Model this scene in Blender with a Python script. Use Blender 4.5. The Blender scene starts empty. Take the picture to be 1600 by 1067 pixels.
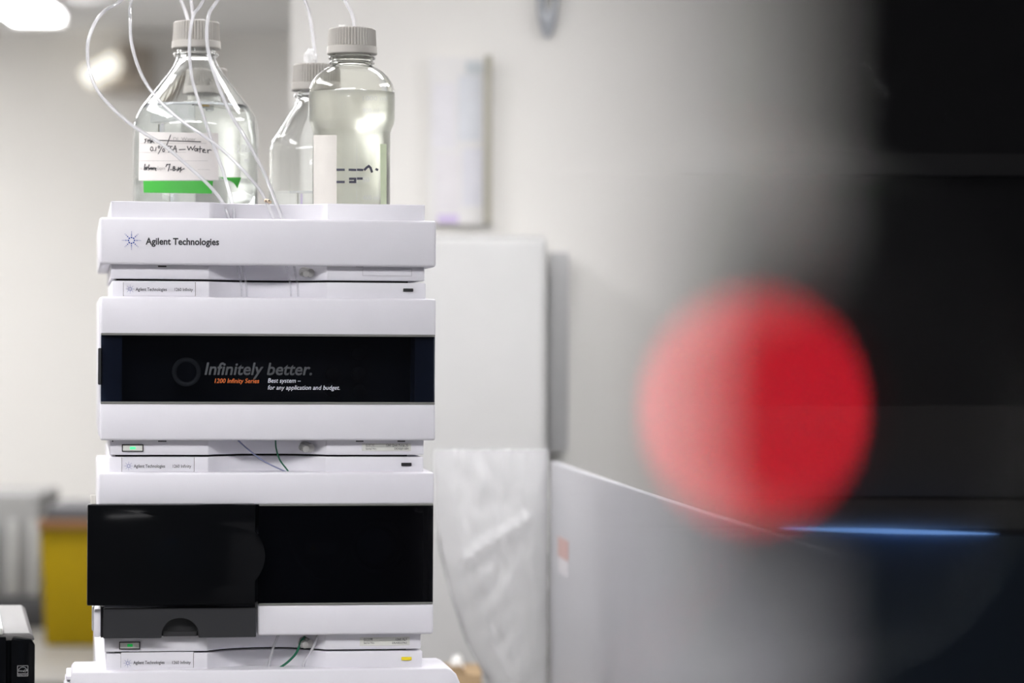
import bpy, bmesh, math, random
from mathutils import Vector, Matrix, noise
random.seed(7)
scene = bpy.context.scene
COL = scene.collection

# ------------------------------------------------------------------ camera, world, exposure
FPX = 4566.0                      # focal length in pixels of the 1600 x 1067 frame
CAM_Z = 1.55
ROLL = math.radians(0.3)
CAM_M = Matrix.Translation((0, 0, CAM_Z)) @ Matrix.Rotation(math.radians(90), 4, 'X') @ Matrix.Rotation(ROLL, 4, 'Z')
cd = bpy.data.cameras.new('camera')
cd.sensor_width = 36.0
cd.lens = 36.0 * FPX / 1600.0
cd.clip_start = 0.02
cd.clip_end = 60
cd.dof.use_dof = True
cd.dof.focus_distance = 3.0
cd.dof.aperture_fstop = 3.7
cam = bpy.data.objects.new('camera', cd)
cam.matrix_world = CAM_M
COL.objects.link(cam)
scene.camera = cam

world = bpy.data.worlds.new('world')
scene.world = world
world.use_nodes = True
world.node_tree.nodes['Background'].inputs[0].default_value = (0.8, 0.82, 0.86, 1)
world.node_tree.nodes['Background'].inputs[1].default_value = 0.05

vs = scene.view_settings
vs.view_transform = 'Standard'
vs.look = 'None'
vs.gamma = 1
vs.use_curve_mapping = False
vs.exposure = 0.0
LAMP = 24.0                        # radiance of the ceiling tubes
try:
    scene.cycles.use_denoising = True
    scene.cycles.max_bounces = 14
    scene.cycles.transmission_bounces = 12
    scene.cycles.transparent_max_bounces = 16
    scene.cycles.diffuse_bounces = 6
    scene.cycles.glossy_bounces = 6
    scene.cycles.sample_clamp_indirect = 8.0
except Exception:
    pass

# ------------------------------------------------------------------ geometry of the view
def ray(px, py):
    return CAM_M.to_3x3() @ Vector(((px - 800) / FPX, (533.5 - py) / FPX, -1.0))
def P(px, py, d):                 # world point at distance d along the view axis
    return CAM_M.translation + ray(px, py) * d

YAW = math.radians(8.4)
STACK = Matrix.Translation((P(420, 533, 3.0).x, 3.0, 0)) @ Matrix.Rotation(YAW, 4, 'Z')
STACK_I = STACK.inverted()
def SL(px, py, Y=0.0):            # stack coordinates (X, Z) of a photo point lying on the plane Y of the stack
    o = STACK_I @ CAM_M.translation
    d = STACK_I.to_3x3() @ ray(px, py)
    t = (Y - o.y) / d.y
    p = o + d * t
    return p.x, p.z
def SX(px, Y=0.0, py=600): return SL(px, py, Y)[0]
def SZ(py, Y=0.0, px=420): return SL(px, py, Y)[1]

# ------------------------------------------------------------------ materials
MATS = {}
def mat(name, color, rough=0.5, metal=0.0, spec=0.5, var=0.03, scale=30.0, bump=0.0, bscale=200.0, emit=None, estr=0.0, coat=0.0):
    if name in MATS: return MATS[name]
    m = bpy.data.materials.new(name); m.use_nodes = True
    nt = m.node_tree; b = nt.nodes['Principled BSDF']
    b.inputs['Roughness'].default_value = rough
    b.inputs['Metallic'].default_value = metal
    b.inputs['Specular IOR Level'].default_value = spec
    b.inputs['Coat Weight'].default_value = coat
    b.inputs['Coat Roughness'].default_value = 0.05
    tc = nt.nodes.new('ShaderNodeTexCoord')
    if var > 0:
        n = nt.nodes.new('ShaderNodeTexNoise'); n.inputs['Scale'].default_value = scale; n.inputs['Detail'].default_value = 4
        nt.links.new(tc.outputs['Object'], n.inputs['Vector'])
        r = nt.nodes.new('ShaderNodeValToRGB')
        r.color_ramp.elements[0].position = 0.3; r.color_ramp.elements[1].position = 0.7
        r.color_ramp.elements[0].color = [c * (1 - var) for c in color] + [1]
        r.color_ramp.elements[1].color = [min(1, c * (1 + var)) for c in color] + [1]
        nt.links.new(n.outputs['Fac'], r.inputs['Fac']); nt.links.new(r.outputs['Color'], b.inputs['Base Color'])
    else:
        b.inputs['Base Color'].default_value = (*color, 1)
    if bump > 0:
        n2 = nt.nodes.new('ShaderNodeTexNoise'); n2.inputs['Scale'].default_value = bscale; n2.inputs['Detail'].default_value = 3
        nt.links.new(tc.outputs['Object'], n2.inputs['Vector'])
        bp = nt.nodes.new('ShaderNodeBump'); bp.inputs['Strength'].default_value = bump; bp.inputs['Distance'].default_value = 0.001
        nt.links.new(n2.outputs['Fac'], bp.inputs['Height']); nt.links.new(bp.outputs['Normal'], b.inputs['Normal'])
    if emit:
        b.inputs['Emission Color'].default_value = (*emit, 1); b.inputs['Emission Strength'].default_value = estr
    MATS[name] = m
    return m
def glass(name, color, ior=1.47, rough=0.0, trans=1.0):
    if name in MATS: return MATS[name]
    m = bpy.data.materials.new(name); m.use_nodes = True
    b = m.node_tree.nodes['Principled BSDF']
    b.inputs['Base Color'].default_value = (*color, 1); b.inputs['Roughness'].default_value = rough
    b.inputs['IOR'].default_value = ior; b.inputs['Transmission Weight'].default_value = trans
    MATS[name] = m; return m
def film(name, tint, body, opacity, rough=0.1, ior=1.45):
    """thin clear or smoked plastic: tinted see-through with a body colour and a fresnel gloss"""
    if name in MATS: return MATS[name]
    m = bpy.data.materials.new(name); m.use_nodes = True
    nt = m.node_tree; nt.nodes.remove(nt.nodes['Principled BSDF'])
    out = nt.nodes['Material Output']
    tr = nt.nodes.new('ShaderNodeBsdfTransparent'); tr.inputs[0].default_value = (*tint, 1)
    df = nt.nodes.new('ShaderNodeBsdfDiffuse'); df.inputs[0].default_value = (*body, 1)
    tl = nt.nodes.new('ShaderNodeBsdfTranslucent'); tl.inputs[0].default_value = (*body, 1)
    md = nt.nodes.new('ShaderNodeMixShader'); md.inputs[0].default_value = 0.4
    nt.links.new(df.outputs[0], md.inputs[1]); nt.links.new(tl.outputs[0], md.inputs[2])
    m1 = nt.nodes.new('ShaderNodeMixShader'); m1.inputs[0].default_value = opacity
    nt.links.new(tr.outputs[0], m1.inputs[1]); nt.links.new(md.outputs[0], m1.inputs[2])
    gl = nt.nodes.new('ShaderNodeBsdfGlossy'); gl.inputs['Roughness'].default_value = rough
    fr = nt.nodes.new('ShaderNodeFresnel'); fr.inputs[0].default_value = ior
    m2 = nt.nodes.new('ShaderNodeMixShader')
    nt.links.new(fr.outputs[0], m2.inputs[0]); nt.links.new(m1.outputs[0], m2.inputs[1]); nt.links.new(gl.outputs[0], m2.inputs[2])
    nt.links.new(m2.outputs[0], out.inputs[0])
    MATS[name] = m; return m

M_WALL = mat('warm_white_paint', (0.80, 0.785, 0.75), 0.8, var=0.015, scale=3, bump=0.1)
M_CEIL = mat('ceiling_paint', (0.78, 0.78, 0.77), 0.85, var=0.015, scale=4)
M_GREYWALL = mat('grey_wall_paint', (0.34, 0.345, 0.36), 0.8, var=0.02, scale=3)
M_FLOOR = mat('vinyl_floor', (0.26, 0.26, 0.27), 0.35, var=0.08, scale=6)
M_SHELL = mat('instrument_shell', (0.66, 0.65, 0.69), 0.45, var=0.012, scale=40, bump=0.05, bscale=900)
M_SHELL2 = mat('instrument_strip', (0.68, 0.67, 0.71), 0.45, var=0.012, scale=40, bump=0.05, bscale=900)
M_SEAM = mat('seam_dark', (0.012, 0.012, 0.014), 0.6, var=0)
M_GREYLINE = mat('grey_edge_strip', (0.16, 0.16, 0.15), 0.4, var=0.02)
M_BLACKGLOSS = mat('black_gloss_plastic', (0.003, 0.0033, 0.004), 0.10, spec=0.09, var=0.0)
M_BLACK = mat('black_matt_plastic', (0.008, 0.008, 0.009), 0.5, var=0.05)
M_CHARCOAL = mat('charcoal_plastic', (0.013, 0.0135, 0.016), 0.5, var=0.04)
M_INSIDE = mat('chamber_lining', (0.03, 0.033, 0.042), 0.6, var=0.15, scale=12)
M_INBLUE = mat('chamber_column', (0.12, 0.15, 0.24), 0.5, var=0.1)
M_INGREY = mat('chamber_knob', (0.40, 0.385, 0.35), 0.5, var=0.05)
M_SMOKE = film('smoked_window', (0.52, 0.54, 0.58), (0.008, 0.009, 0.012), 0.2, 0.06, 1.25)
M_SMOKE2 = film('dark_smoked_window', (0.30, 0.31, 0.34), (0.005, 0.005, 0.007), 0.4, 0.06, 1.2)
M_INK = mat('print_black', (0.012, 0.012, 0.016), 0.6, var=0)
M_INKBLUE = mat('print_blue', (0.03, 0.07, 0.30), 0.6, var=0)
M_INKGREY = mat('print_grey', (0.038, 0.041, 0.048), 0.6, var=0)
M_INKWHITE = mat('print_white', (0.62, 0.64, 0.70), 0.6, var=0)
M_INKORANGE = mat('print_orange', (0.60, 0.13, 0.015), 0.6, var=0)
M_PALE = mat('pale_lens', (0.66, 0.66, 0.62), 0.3, var=0.02)
M_LED = mat('green_led', (0.1, 0.7, 0.3), 0.3, var=0, emit=(0.08, 0.9, 0.28), estr=0.75)
M_LED2 = mat('deep_green_led', (0.02, 0.35, 0.08), 0.3, var=0, emit=(0.01, 0.5, 0.08), estr=0.4)
M_YELLOWBTN = mat('yellow_button', (0.75, 0.60, 0.02), 0.35, var=0.03)
M_PLATE = mat('serial_plate', (0.62, 0.62, 0.58), 0.4, var=0.02)
M_FITTING = mat('drain_fitting', (0.36, 0.355, 0.34), 0.4, var=0.03)
M_GLASS = glass('borosilicate_glass', (0.985, 0.997, 0.99), 1.47)
M_GLASSY = glass('straw_glass', (0.985, 0.992, 0.955), 1.47)
M_WATER = glass('clear_liquid', (0.985, 0.995, 0.99), 1.33)
M_SOLV = glass('straw_liquid', (0.985, 0.985, 0.94), 1.35, rough=0.3, trans=0.95)
M_CAP = mat('bottle_cap', (0.43, 0.41, 0.375), 0.45, var=0.02)
M_PLUG = mat('white_plug', (0.80, 0.79, 0.76), 0.4, var=0.01)
M_TUBE = film('clear_tubing', (0.97, 0.97, 0.985), (0.97, 0.97, 0.99), 0.5, 0.1, 1.45)
M_TUBE2 = film('faint_tubing', (0.96, 0.96, 0.97), (0.8, 0.8, 0.83), 0.12, 0.1, 1.08)
M_PAPER = mat('paper_label', (0.68, 0.65, 0.625), 0.8, var=0.02, scale=60)
M_CREAM = mat('cream_label', (0.64, 0.615, 0.57), 0.7, var=0.02, scale=60)
M_GREEN = mat('green_tape', (0.045, 0.36, 0.04), 0.5, var=0.05)
M_PALEGREEN = mat('pale_green_label', (0.60, 0.68, 0.47), 0.6, var=0.12, scale=20)
M_RULE = mat('ruled_line', (0.35, 0.34, 0.33), 0.8, var=0)
M_GRAD = mat('white_graduation', (0.86, 0.87, 0.88), 0.6, var=0)
M_WIREG = mat('green_wire', (0.005, 0.11, 0.055), 0.4, var=0.05)
M_WIREB = mat('blue_wire', (0.20, 0.22, 0.34), 0.3, var=0.05)

# ------------------------------------------------------------------ object helpers
MTX = {}
def tag(o, label=None, cat=None, group=None, kind=None):
    if label: o['label'] = label
    if cat: o['category'] = cat
    if group: o['group'] = group
    if kind: o['kind'] = kind
    return o
def thing(name, label, cat, m=None, group=None, kind=None):
    o = bpy.data.objects.new(name, None); o.empty_display_size = 0.05
    COL.objects.link(o)
    m = m if m is not None else Matrix.Identity(4)
    o.matrix_world = m; MTX[o.name] = m.copy()
    return tag(o, label, cat, group, kind)
def emit(name, bm, material, parent=None, space=None, origin=None, angle=35):
    """links a bmesh (in the coordinates of 'space') as one mesh object under parent"""
    if space is not None: bm.transform(space)
    if parent is not None:
        base = MTX[parent.name]
    else:
        base = Matrix.Translation(origin) if origin is not None else Matrix.Identity(4)
    bm.transform(base.inverted())
    bmesh.ops.recalc_face_normals(bm, faces=bm.faces[:])
    me = bpy.data.meshes.new(name); bm.to_mesh(me); bm.free()
    for p in me.polygons: p.use_smooth = True
    me.set_sharp_from_angle(angle=math.radians(angle))
    me.materials.append(material)
    o = bpy.data.objects.new(name, me); COL.objects.link(o)
    if parent is not None:
        o.parent = parent; MTX[o.name] = base.copy()
    else:
        o.matrix_world = base; MTX[o.name] = base.copy()
    return o
def NB(): return bmesh.new()
def sharp_bevel(bm, w, seg=2, ang=28):
    if w <= 0: return bm
    bm.normal_update()
    es = [e for e in bm.edges if len(e.link_faces) == 2 and e.calc_face_angle(0) > math.radians(ang)]
    bmesh.ops.bevel(bm, geom=es, offset=w, segments=seg, affect='EDGES', profile=0.5, clamp_overlap=True)
    return bm
def box(x0, x1, y0, y1, z0, z1, bev=0.0, seg=2):
    bm = NB()
    bmesh.ops.create_cube(bm, size=1)
    bmesh.ops.transform(bm, matrix=Matrix.Translation(((x0+x1)/2, (y0+y1)/2, (z0+z1)/2)) @ Matrix.Diagonal((abs(x1-x0), abs(y1-y0), abs(z1-z0), 1)), verts=bm.verts[:])
    bmesh.ops.recalc_face_normals(bm, faces=bm.faces[:])
    return sharp_bevel(bm, bev, seg)
def join(*bms):
    out = NB()
    for b in bms:
        me = bpy.data.meshes.new('tmp'); b.to_mesh(me); b.free()
        out.from_mesh(me); bpy.data.meshes.remove(me)
    return out
def prism(poly, a0, a1, axis='Z', bev=0.0, seg=2):
    """poly in the two other axes, extruded from a0 to a1: axis Z -> (x,y), axis Y -> (x,z), axis X -> (y,z)"""
    bm = NB()
    def pt(u, v, a):
        return (u, v, a) if axis == 'Z' else ((u, a, v) if axis == 'Y' else (a, u, v))
    lo = [bm.verts.new(pt(u, v, a0)) for u, v in poly]
    hi = [bm.verts.new(pt(u, v, a1)) for u, v in poly]
    n = len(poly)
    f1 = bm.faces.new(lo[::-1]); f2 = bm.faces.new(hi)
    for i in range(n): bm.faces.new((lo[i], lo[(i+1) % n], hi[(i+1) % n], hi[i]))
    bmesh.ops.recalc_face_normals(bm, faces=bm.faces[:])
    sharp_bevel(bm, bev, seg)
    big = [f for f in bm.faces if len(f.verts) > 4]
    if big: bmesh.ops.triangulate(bm, faces=big)
    return bm
def lathe(profile, seg=48, rib=None):
    """profile [(r, z)]; rib(k, r, z) may change the radius"""
    bm = NB(); rings = []
    for r, z in profile:
        if r < 1e-6: rings.append([bm.verts.new((0, 0, z))])
        else:
            rings.append([bm.verts.new(((rib(k, r, z) if rib else r) * math.cos(2*math.pi*k/seg), (rib(k, r, z) if rib else r) * math.sin(2*math.pi*k/seg), z)) for k in range(seg)])
    for a, b in zip(rings, rings[1:]):
        for k in range(seg):
            k2 = (k+1) % seg
            if len(a) == 1 and len(b) == 1: continue
            if len(a) == 1: bm.faces.new((a[0], b[k], b[k2]))
            elif len(b) == 1: bm.faces.new((a[k], a[k2], b[0]))
            else: bm.faces.new((a[k], a[k2], b[k2], b[k]))
    return bm
def catmull(pts, n=8):
    out = []
    q = [pts[0]] + list(pts) + [pts[-1]]
    for i in range(1, len(q)-2):
        p0, p1, p2, p3 = q[i-1], q[i], q[i+1], q[i+2]
        for k in range(n):
            t = k / n
            out.append(0.5 * ((2*p1) + (p2-p0)*t + (2*p0-5*p1+4*p2-p3)*t*t + (3*p1-p0-3*p2+p3)*t**3))
    out.append(pts[-1]); return out
def tube(pts, r, seg=10, n=8, smooth=True):
    pts = catmull([Vector(p) for p in pts], n) if smooth else [Vector(p) for p in pts]
    bm = NB(); rings = []; up = None
    for i, p in enumerate(pts):
        t = (pts[min(i+1, len(pts)-1)] - pts[max(i-1, 0)]).normalized()
        if up is None:
            up = t.orthogonal().normalized()
        up = (up - t * up.dot(t)).normalized(); s = t.cross(up)
        rings.append([bm.verts.new(p + (up*math.cos(2*math.pi*k/seg) + s*math.sin(2*math.pi*k/seg)) * r) for k in range(seg)])
    for a, b in zip(rings, rings[1:]):
        for k in range(seg): bm.faces.new((a[k], a[(k+1) % seg], b[(k+1) % seg], b[k]))
    bm.faces.new(rings[0][::-1]); bm.faces.new(rings[-1])
    return bm
def cyl(c, axis, r, h, seg=32, bev=0.0):
    bm = NB()
    bmesh.ops.create_cone(bm, cap_ends=True, segments=seg, radius1=r, radius2=r, depth=h)
    q = Vector((0, 0, 1)).rotation_difference(Vector(axis)).to_matrix().to_4x4()
    bmesh.ops.transform(bm, matrix=Matrix.Translation(c) @ q, verts=bm.verts[:])
    return sharp_bevel(bm, bev, 2, 40)
def torus(c, axis, R, r, seg=40, rs=12, sx=1.0, sz=1.0):
    bm = NB(); rings = []
    for i in range(seg):
        a = 2*math.pi*i/seg
        rings.append([bm.verts.new(((R + r*math.cos(2*math.pi*k/rs))*math.cos(a)*sx, (R + r*math.cos(2*math.pi*k/rs))*math.sin(a)*sz, r*math.sin(2*math.pi*k/rs))) for k in range(rs)])
    for i in range(seg):
        a, b = rings[i], rings[(i+1) % seg]
        for k in range(rs): bm.faces.new((a[k], b[k], b[(k+1) % rs], a[(k+1) % rs]))
    q = Vector((0, 0, 1)).rotation_difference(Vector(axis)).to_matrix().to_4x4()
    bmesh.ops.transform(bm, matrix=Matrix.Translation(c) @ q, verts=bm.verts[:])
    return bm
def text_bm(body, bold=0.02, shear=0.0, spacing=1.0):
    cu = bpy.data.curves.new('lettering', 'FONT'); cu.body = body; cu.size = 1; cu.offset = bold; cu.shear = shear
    cu.space_character = spacing; cu.resolution_u = 3
    o = bpy.data.objects.new('lettering', cu); COL.objects.link(o)
    dg = bpy.context.evaluated_depsgraph_get(); dg.update()
    me = bpy.data.meshes.new_from_object(o.evaluated_get(dg))
    bm = NB(); bm.from_mesh(me)
    bpy.data.objects.remove(o); bpy.data.curves.remove(cu); bpy.data.meshes.remove(me)
    return bm
def fit_text(body, x0, x1, base, top, fn, bold=0.02, shear=0.0, cap=None):
    """lettering fitted between x0..x1 with baseline 'base' and capital height up to 'top'; fn maps (x, y) to a 3D point"""
    bm = text_bm(body, bold, shear)
    xs = [v.co.x for v in bm.verts]; ys = [v.co.y for v in bm.verts]
    a, b = min(xs), max(xs); h = cap or max(ys)
    for v in bm.verts:
        v.co = fn(x0 + (v.co.x - a) / (b - a) * (x1 - x0), base + v.co.y / h * (top - base))
    return bm
def flat_text(body, px0, px1, pbase, ptop, Y, bold=0.02, shear=0.0):
    """lettering lying level on the plane Y of the stack"""
    X0, Z0 = SL(px0, pbase, Y); X1 = SL(px1, pbase, Y)[0]; Z1 = SL(px0, ptop, Y)[1]
    return fit_text(body, X0, X1, Z0, Z1, lambda x, z: Vector((x, Y, z)), bold, shear)
def burst(px, py, k, Y):
    X, Z = SL(px, py, Y); u = 1/1522
    bm = NB()
    for j in range(8):
        a = j*math.pi/4
        for r, s in ((4.75, 1.35), (8.4, 1.0), (11.4, 0.72), (14.0, 0.55)):
            q = cyl((X + math.cos(a)*r*k*u, Y, Z + math.sin(a)*r*k*u), (0, -1, 0), s*k*u, 0.0002, 10)
            bm = join(bm, q)
    return bm

# ------------------------------------------------------------------ the room
CEIL = 2.40
FAR = 8.15
PART = 4.85
def struct(name, bm, m, origin=(0, 0, 0)):
    return tag(emit(name, bm, m, origin=origin), kind='structure')
tag(struct('floor', box(-3.4, 3.2, -3.3, FAR+0.1, -0.1, 0.0), M_FLOOR), 'grey vinyl laboratory floor below the benches')
tag(struct('ceiling', box(-3.4, 3.2, -3.3, FAR+0.1, CEIL, CEIL+0.1), M_CEIL), 'white ceiling with tube lights above the benches')
tag(struct('wall_far', box(-3.4, 3.2, FAR, FAR+0.1, 0, CEIL), M_WALL), 'blurred cream wall at the far end of the room')
tag(struct('wall_left', box(-3.4, -3.3, -3.2, FAR, 0, CEIL), M_WALL), 'cream side wall beside the printer bench')
tag(struct('wall_right', box(3.1, 3.2, -3.2, FAR, 0, CEIL), M_GREYWALL), 'grey side wall beyond the black display')
tag(struct('wall_rear', box(-3.3, 3.1, -3.3, -3.2, 0, CEIL), M_GREYWALL), 'grey wall behind the viewer')
tag(struct('wall_partition', box(-0.37, 3.1, PART, PART+0.12, 0, CEIL), M_WALL), 'warm white partition wall carrying the notice board')

# ceiling tube lights: each a thing with housing, diffuser and end caps, its light in the diffuser
M_LAMPBODY = mat('lamp_housing', (0.75, 0.75, 0.75), 0.5, var=0.01)
M_TUBELIGHT = mat('tube_diffuser', (0.9, 0.9, 0.9), 0.5, var=0, emit=(1.0, 0.985, 1.0), estr=LAMP)
def ceiling_light(x, y, lx, ly, label):
    t = thing('ceiling_light', label, 'ceiling light', Matrix.Translation((x, y, CEIL)), 'tube lights on the ceiling')
    emit('housing', box(x-lx/2, x+lx/2, y-ly/2, y+ly/2, CEIL-0.03, CEIL, 0.004), M_LAMPBODY, t)
    along_x = lx > ly
    if along_x: emit('diffuser', box(x-lx/2+0.02, x+lx/2-0.02, y-ly/2+0.01, y+ly/2-0.01, CEIL-0.055, CEIL-0.03, 0.008), M_TUBELIGHT, t)
    else: emit('diffuser', box(x-lx/2+0.01, x+lx/2-0.01, y-ly/2+0.02, y+ly/2-0.02, CEIL-0.055, CEIL-0.03, 0.008), M_TUBELIGHT, t)
    for s in (-1, 1):
        if along_x: emit('end_cap', box(x+s*lx/2-0.018*(s > 0), x+s*lx/2+0.018*(s < 0), y-ly/2, y+ly/2, CEIL-0.06, CEIL-0.03, 0.003), M_LAMPBODY, t)
        else: emit('end_cap', box(x-lx/2, x+lx/2, y+s*ly/2-0.018*(s > 0), y+s*ly/2+0.018*(s < 0), CEIL-0.06, CEIL-0.03, 0.003), M_LAMPBODY, t)
ceiling_light(-1.20, 6.75, 0.14, 1.25, 'glowing tube light on the ceiling close to the far cream wall')
ceiling_light(-1.0, 5.6, 1.4, 0.30, 'tube light on the ceiling over the yellow bin')
ceiling_light(-0.05, 3.55, 1.0, 0.21, 'short tube light on the ceiling in front of the partition wall')
ceiling_light(0.95, 3.65, 0.22, 1.1, 'added tube light on the ceiling right of the stack, over the white screen')  # unseen lamp added to brighten the partition wall evenly
ceiling_light(-2.4, 7.3, 0.26, 1.4, 'added tube light on the ceiling in the far left corner')  # added out of view to lift the brightness of the far wall
ceiling_light(-1.05, 3.15, 0.24, 1.3, 'tube light on the ceiling beside the stack, over the printer')
ceiling_light(-0.85, 1.55, 2.0, 0.33, 'tube light on the ceiling in front of the stack, nearer the left wall')
ceiling_light(0.85, 1.55, 0.7, 0.20, 'tube light on the ceiling over the black display')
ceiling_light(-0.6, -1.6, 0.9, 0.12, 'tube light on the ceiling behind the viewer')

# ------------------------------------------------------------------ benches
M_BENCH = mat('bench_laminate', (0.20, 0.19, 0.17), 0.4, var=0.04, scale=15)
M_BENCHBODY = mat('bench_cabinet', (0.62, 0.62, 0.62), 0.5, var=0.02)
def bench(name, x0, x1, y0, y1, z, label, nd):
    t = thing(name, label, 'bench', Matrix.Translation(((x0+x1)/2, (y0+y1)/2, 0)))
    emit('worktop', box(x0, x1, y0, y1, z-0.04, z, 0.004), M_BENCH, t)
    c = emit('carcass', box(x0+0.03, x1-0.03, y0+0.06, y1-0.03, 0.1, z-0.04, 0.003), M_BENCHBODY, t)
    emit('plinth', box(x0+0.06, x1-0.06, y0+0.1, y1-0.05, 0.0, 0.1), M_CHARCOAL, t)
    w = (x1-x0-0.06)/nd
    for i in range(nd):
        a = x0+0.03+i*w
        d = emit('door', box(a+0.004, a+w-0.004, y0+0.042, y0+0.06, 0.12, z-0.06, 0.003), M_BENCHBODY, t)
        emit('handle', box(a+w-0.05, a+w-0.035, y0+0.02, y0+0.042, z-0.25, z-0.12, 0.003), M_GREYLINE, d)
    return t
BENCH = 0.93
bench('lab_bench', -1.45, 0.045, 2.55, 3.72, BENCH, 'laboratory bench carrying the instrument stack and the printer', 4)
bench('back_counter', -0.55, 0.053, 3.80, 4.32, BENCH, 'low counter behind the stack carrying the plastic bag and the carton', 2)
bench('far_bench', -2.6, -0.45, 5.3, 7.0, BENCH, 'far bench carrying the yellow bin against the cream room', 4)

# ------------------------------------------------------------------ instrument stack
HALF = 0.1725
REC = 0.011                       # how far the narrow strips sit behind the doors
CHD = 0.030                       # depth of the cable channel
DEPTH = 0.435
XL, XR = SX(172, REC), SX(662.5, REC)
CA, CB = SX(326, REC), SX(510, REC)
def channel_arc(off=0.0, n=14):
    c = (CA+CB)/2; w = (CB-CA)/2
    R = (w*w + CHD*CHD)/(2*CHD)
    a0 = math.asin(w/R); pts = []
    for i in range(n+1):
        a = -a0 + 2*a0*i/n
        pts.append((c + R*math.sin(a), REC + off + CHD - R + R*math.cos(a)))
    return pts
def strip_poly(x0, x1, back):
    return [(x0, REC)] + channel_arc() + [(x1, REC), (x1, back), (x0, back)]
def strip(name, z0, z1, parent, x0=None, x1=None, bev=0.0012):
    return emit(name, prism(strip_poly(x0 if x0 is not None else XL, x1 if x1 is not None else XR, DEPTH-0.02), z0, z1, 'Z', bev), M_SHELL2, parent, STACK)
def sbox(name, x0, x1, y0, y1, z0, z1, m, parent, bev=0.0, seg=2):
    return emit(name, box(x0, x1, y0, y1, z0, z1, bev, seg), m, parent, STACK)
def module(name, label, z0):
    return thing(name, label, 'instrument', STACK @ Matrix.Translation((0, DEPTH/2, z0)), 'stacked analyser modules')
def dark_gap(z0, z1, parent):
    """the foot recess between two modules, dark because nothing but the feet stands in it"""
    return emit('foot_recess_shade', prism([(XL+0.006, REC+0.012), (CA, REC+0.012)] + channel_arc(0.012)[1:-1] + [(CB, REC+0.012), (XR-0.016, REC+0.012), (XR-0.016, 0.4), (XL+0.006, 0.4)], z0, z1, 'Z'), M_SEAM, parent, STACK)

Z = {k: SZ(v) for k, v in dict(cov1t=342, cov1b=415, d2t=465, d2b=688, d3t=738, d3b=993, c4t=1046).items()}
Zr = {k: SZ(v, REC) for k, v in dict(rim=317, s1b=437.2, s2t=440.4, s2tb=463.5, s2b=710.6, s3t=713.8, s3tb=737.5, s3b=1016.0, s4t=1019.0, s4tb=1044).items()}
FLOOR_T = 1.632                   # floor of the solvent tub

# --- solvent cabinet
t1 = module('solvent_cabinet', 'top module of the stack: white open tub holding the bottles, large company logo', Zr['s1b'])
o_wall = [(XL, REC)] + channel_arc() + [(XR, REC)]
i_wall = [(XR, REC+0.004)] + channel_arc(0.004)[::-1] + [(XL, REC+0.004)]
zr, zc, zb = Zr['rim'], Z['cov1t'], Z['cov1b']
emit('tub_front', prism(o_wall + i_wall, zb+0.002, zr, 'Z', 0.0007, 1), M_SHELL2, t1, STACK)
sbox('tub_side', XL, XL+0.004, REC+0.004, DEPTH-0.02, zb, zr, M_SHELL2, t1)
sbox('tub_side', XR-0.004, XR, REC+0.004, DEPTH-0.02, zb, zr, M_SHELL2, t1)
sbox('tub_back', XL, XR, DEPTH-0.024, DEPTH-0.02, zb, zr, M_SHELL2, t1)
sbox('tub_floor', XL+0.003, XR-0.003, REC+CHD+0.002, DEPTH-0.022, zb, FLOOR_T, M_SHELL2, t1)
for a, b in ((-HALF, XL), (XR, HALF)):
    sbox('shoulder', a, b, 0.02, DEPTH, zb, zc, M_SHELL, t1, 0.0015)
cov = sbox('front_cover', -HALF, HALF, 0.0, 0.0125, zb, zc, M_SHELL, t1, 0.003, 3)
strip('lower_strip', Zr['s1b'], zb+0.001, t1)
emit('lettering', flat_text('Agilent Technologies', 227.5, 342.3, 381.8, 371.2, -0.0003, 0.028), M_INK, cov, STACK)
emit('logo', burst(205.4, 375.6, 1.0, -0.0003), M_INKBLUE, cov, STACK)
def nameplate(px0, px1, y0, y1, parent, texts, logo=None, lname='name_plate', Y=REC):
    x0, z1 = SL(px0, y0, Y); x1, z0 = SL(px1, y1, Y)
    pl = sbox(lname, x0, x1, Y-0.0005, Y+0.002, z0, z1, M_SHELL2 if lname == 'name_plate' else M_PLATE, parent, 0.0002, 1)
    for s, a, b, base, top, bold in texts:
        emit('lettering', flat_text(s, a, b, base, top, Y-0.0008, bold), M_INK, pl, STACK)
    if logo: emit('logo', burst(logo[0], logo[1], 0.48, Y-0.0008), M_INKBLUE, pl, STACK)
    return pl
def seamline(px, y0, y1, parent, Y=REC):
    x, z1 = SL(px, y0, Y); z0 = SL(px, y1, Y)[1]
    return sbox('seam', x-0.0004, x+0.0004, Y-0.0004, Y+0.001, z0, z1, M_GREYLINE, parent)
def rect_frame(name, px0, px1, py0, py1, w, m, parent, Y=REC, proud=0.0006):
    x0, z1 = SL(px0, py0, Y); x1, z0 = SL(px1, py1, Y)
    b = join(box(x0, x1, Y-proud, Y+0.002, z1-w, z1), box(x0, x1, Y-proud, Y+0.002, z0, z0+w), box(x0, x0+w, Y-proud, Y+0.002, z0+w, z1-w), box(x1-w, x1, Y-proud, Y+0.002, z0+w, z1-w))
    return emit(name, b, m, parent, STACK)
M_FAINT = mat('plate_outline', (0.42, 0.41, 0.43), 0.5, var=0)
rect_frame('plate_outline', 566.5, 643.5, 419.5, 431.5, 0.0004, M_FAINT, t1)
def small_box(name, px0, px1, py0, py1, m, parent, Y=REC, proud=0.002, bev=0.0004):
    x0, z1 = SL(px0, py0, Y); x1, z0 = SL(px1, py1, Y)
    return sbox(name, x0, x1, Y-proud, Y+0.002, z0, z1, m, parent, bev, 1)
for a, b in ((247, 260), (556, 568), (621, 633)):
    small_box('clip', a, b, 415.0, 417.2, M_SEAM, t1, REC, 0.0004, 0)
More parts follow.
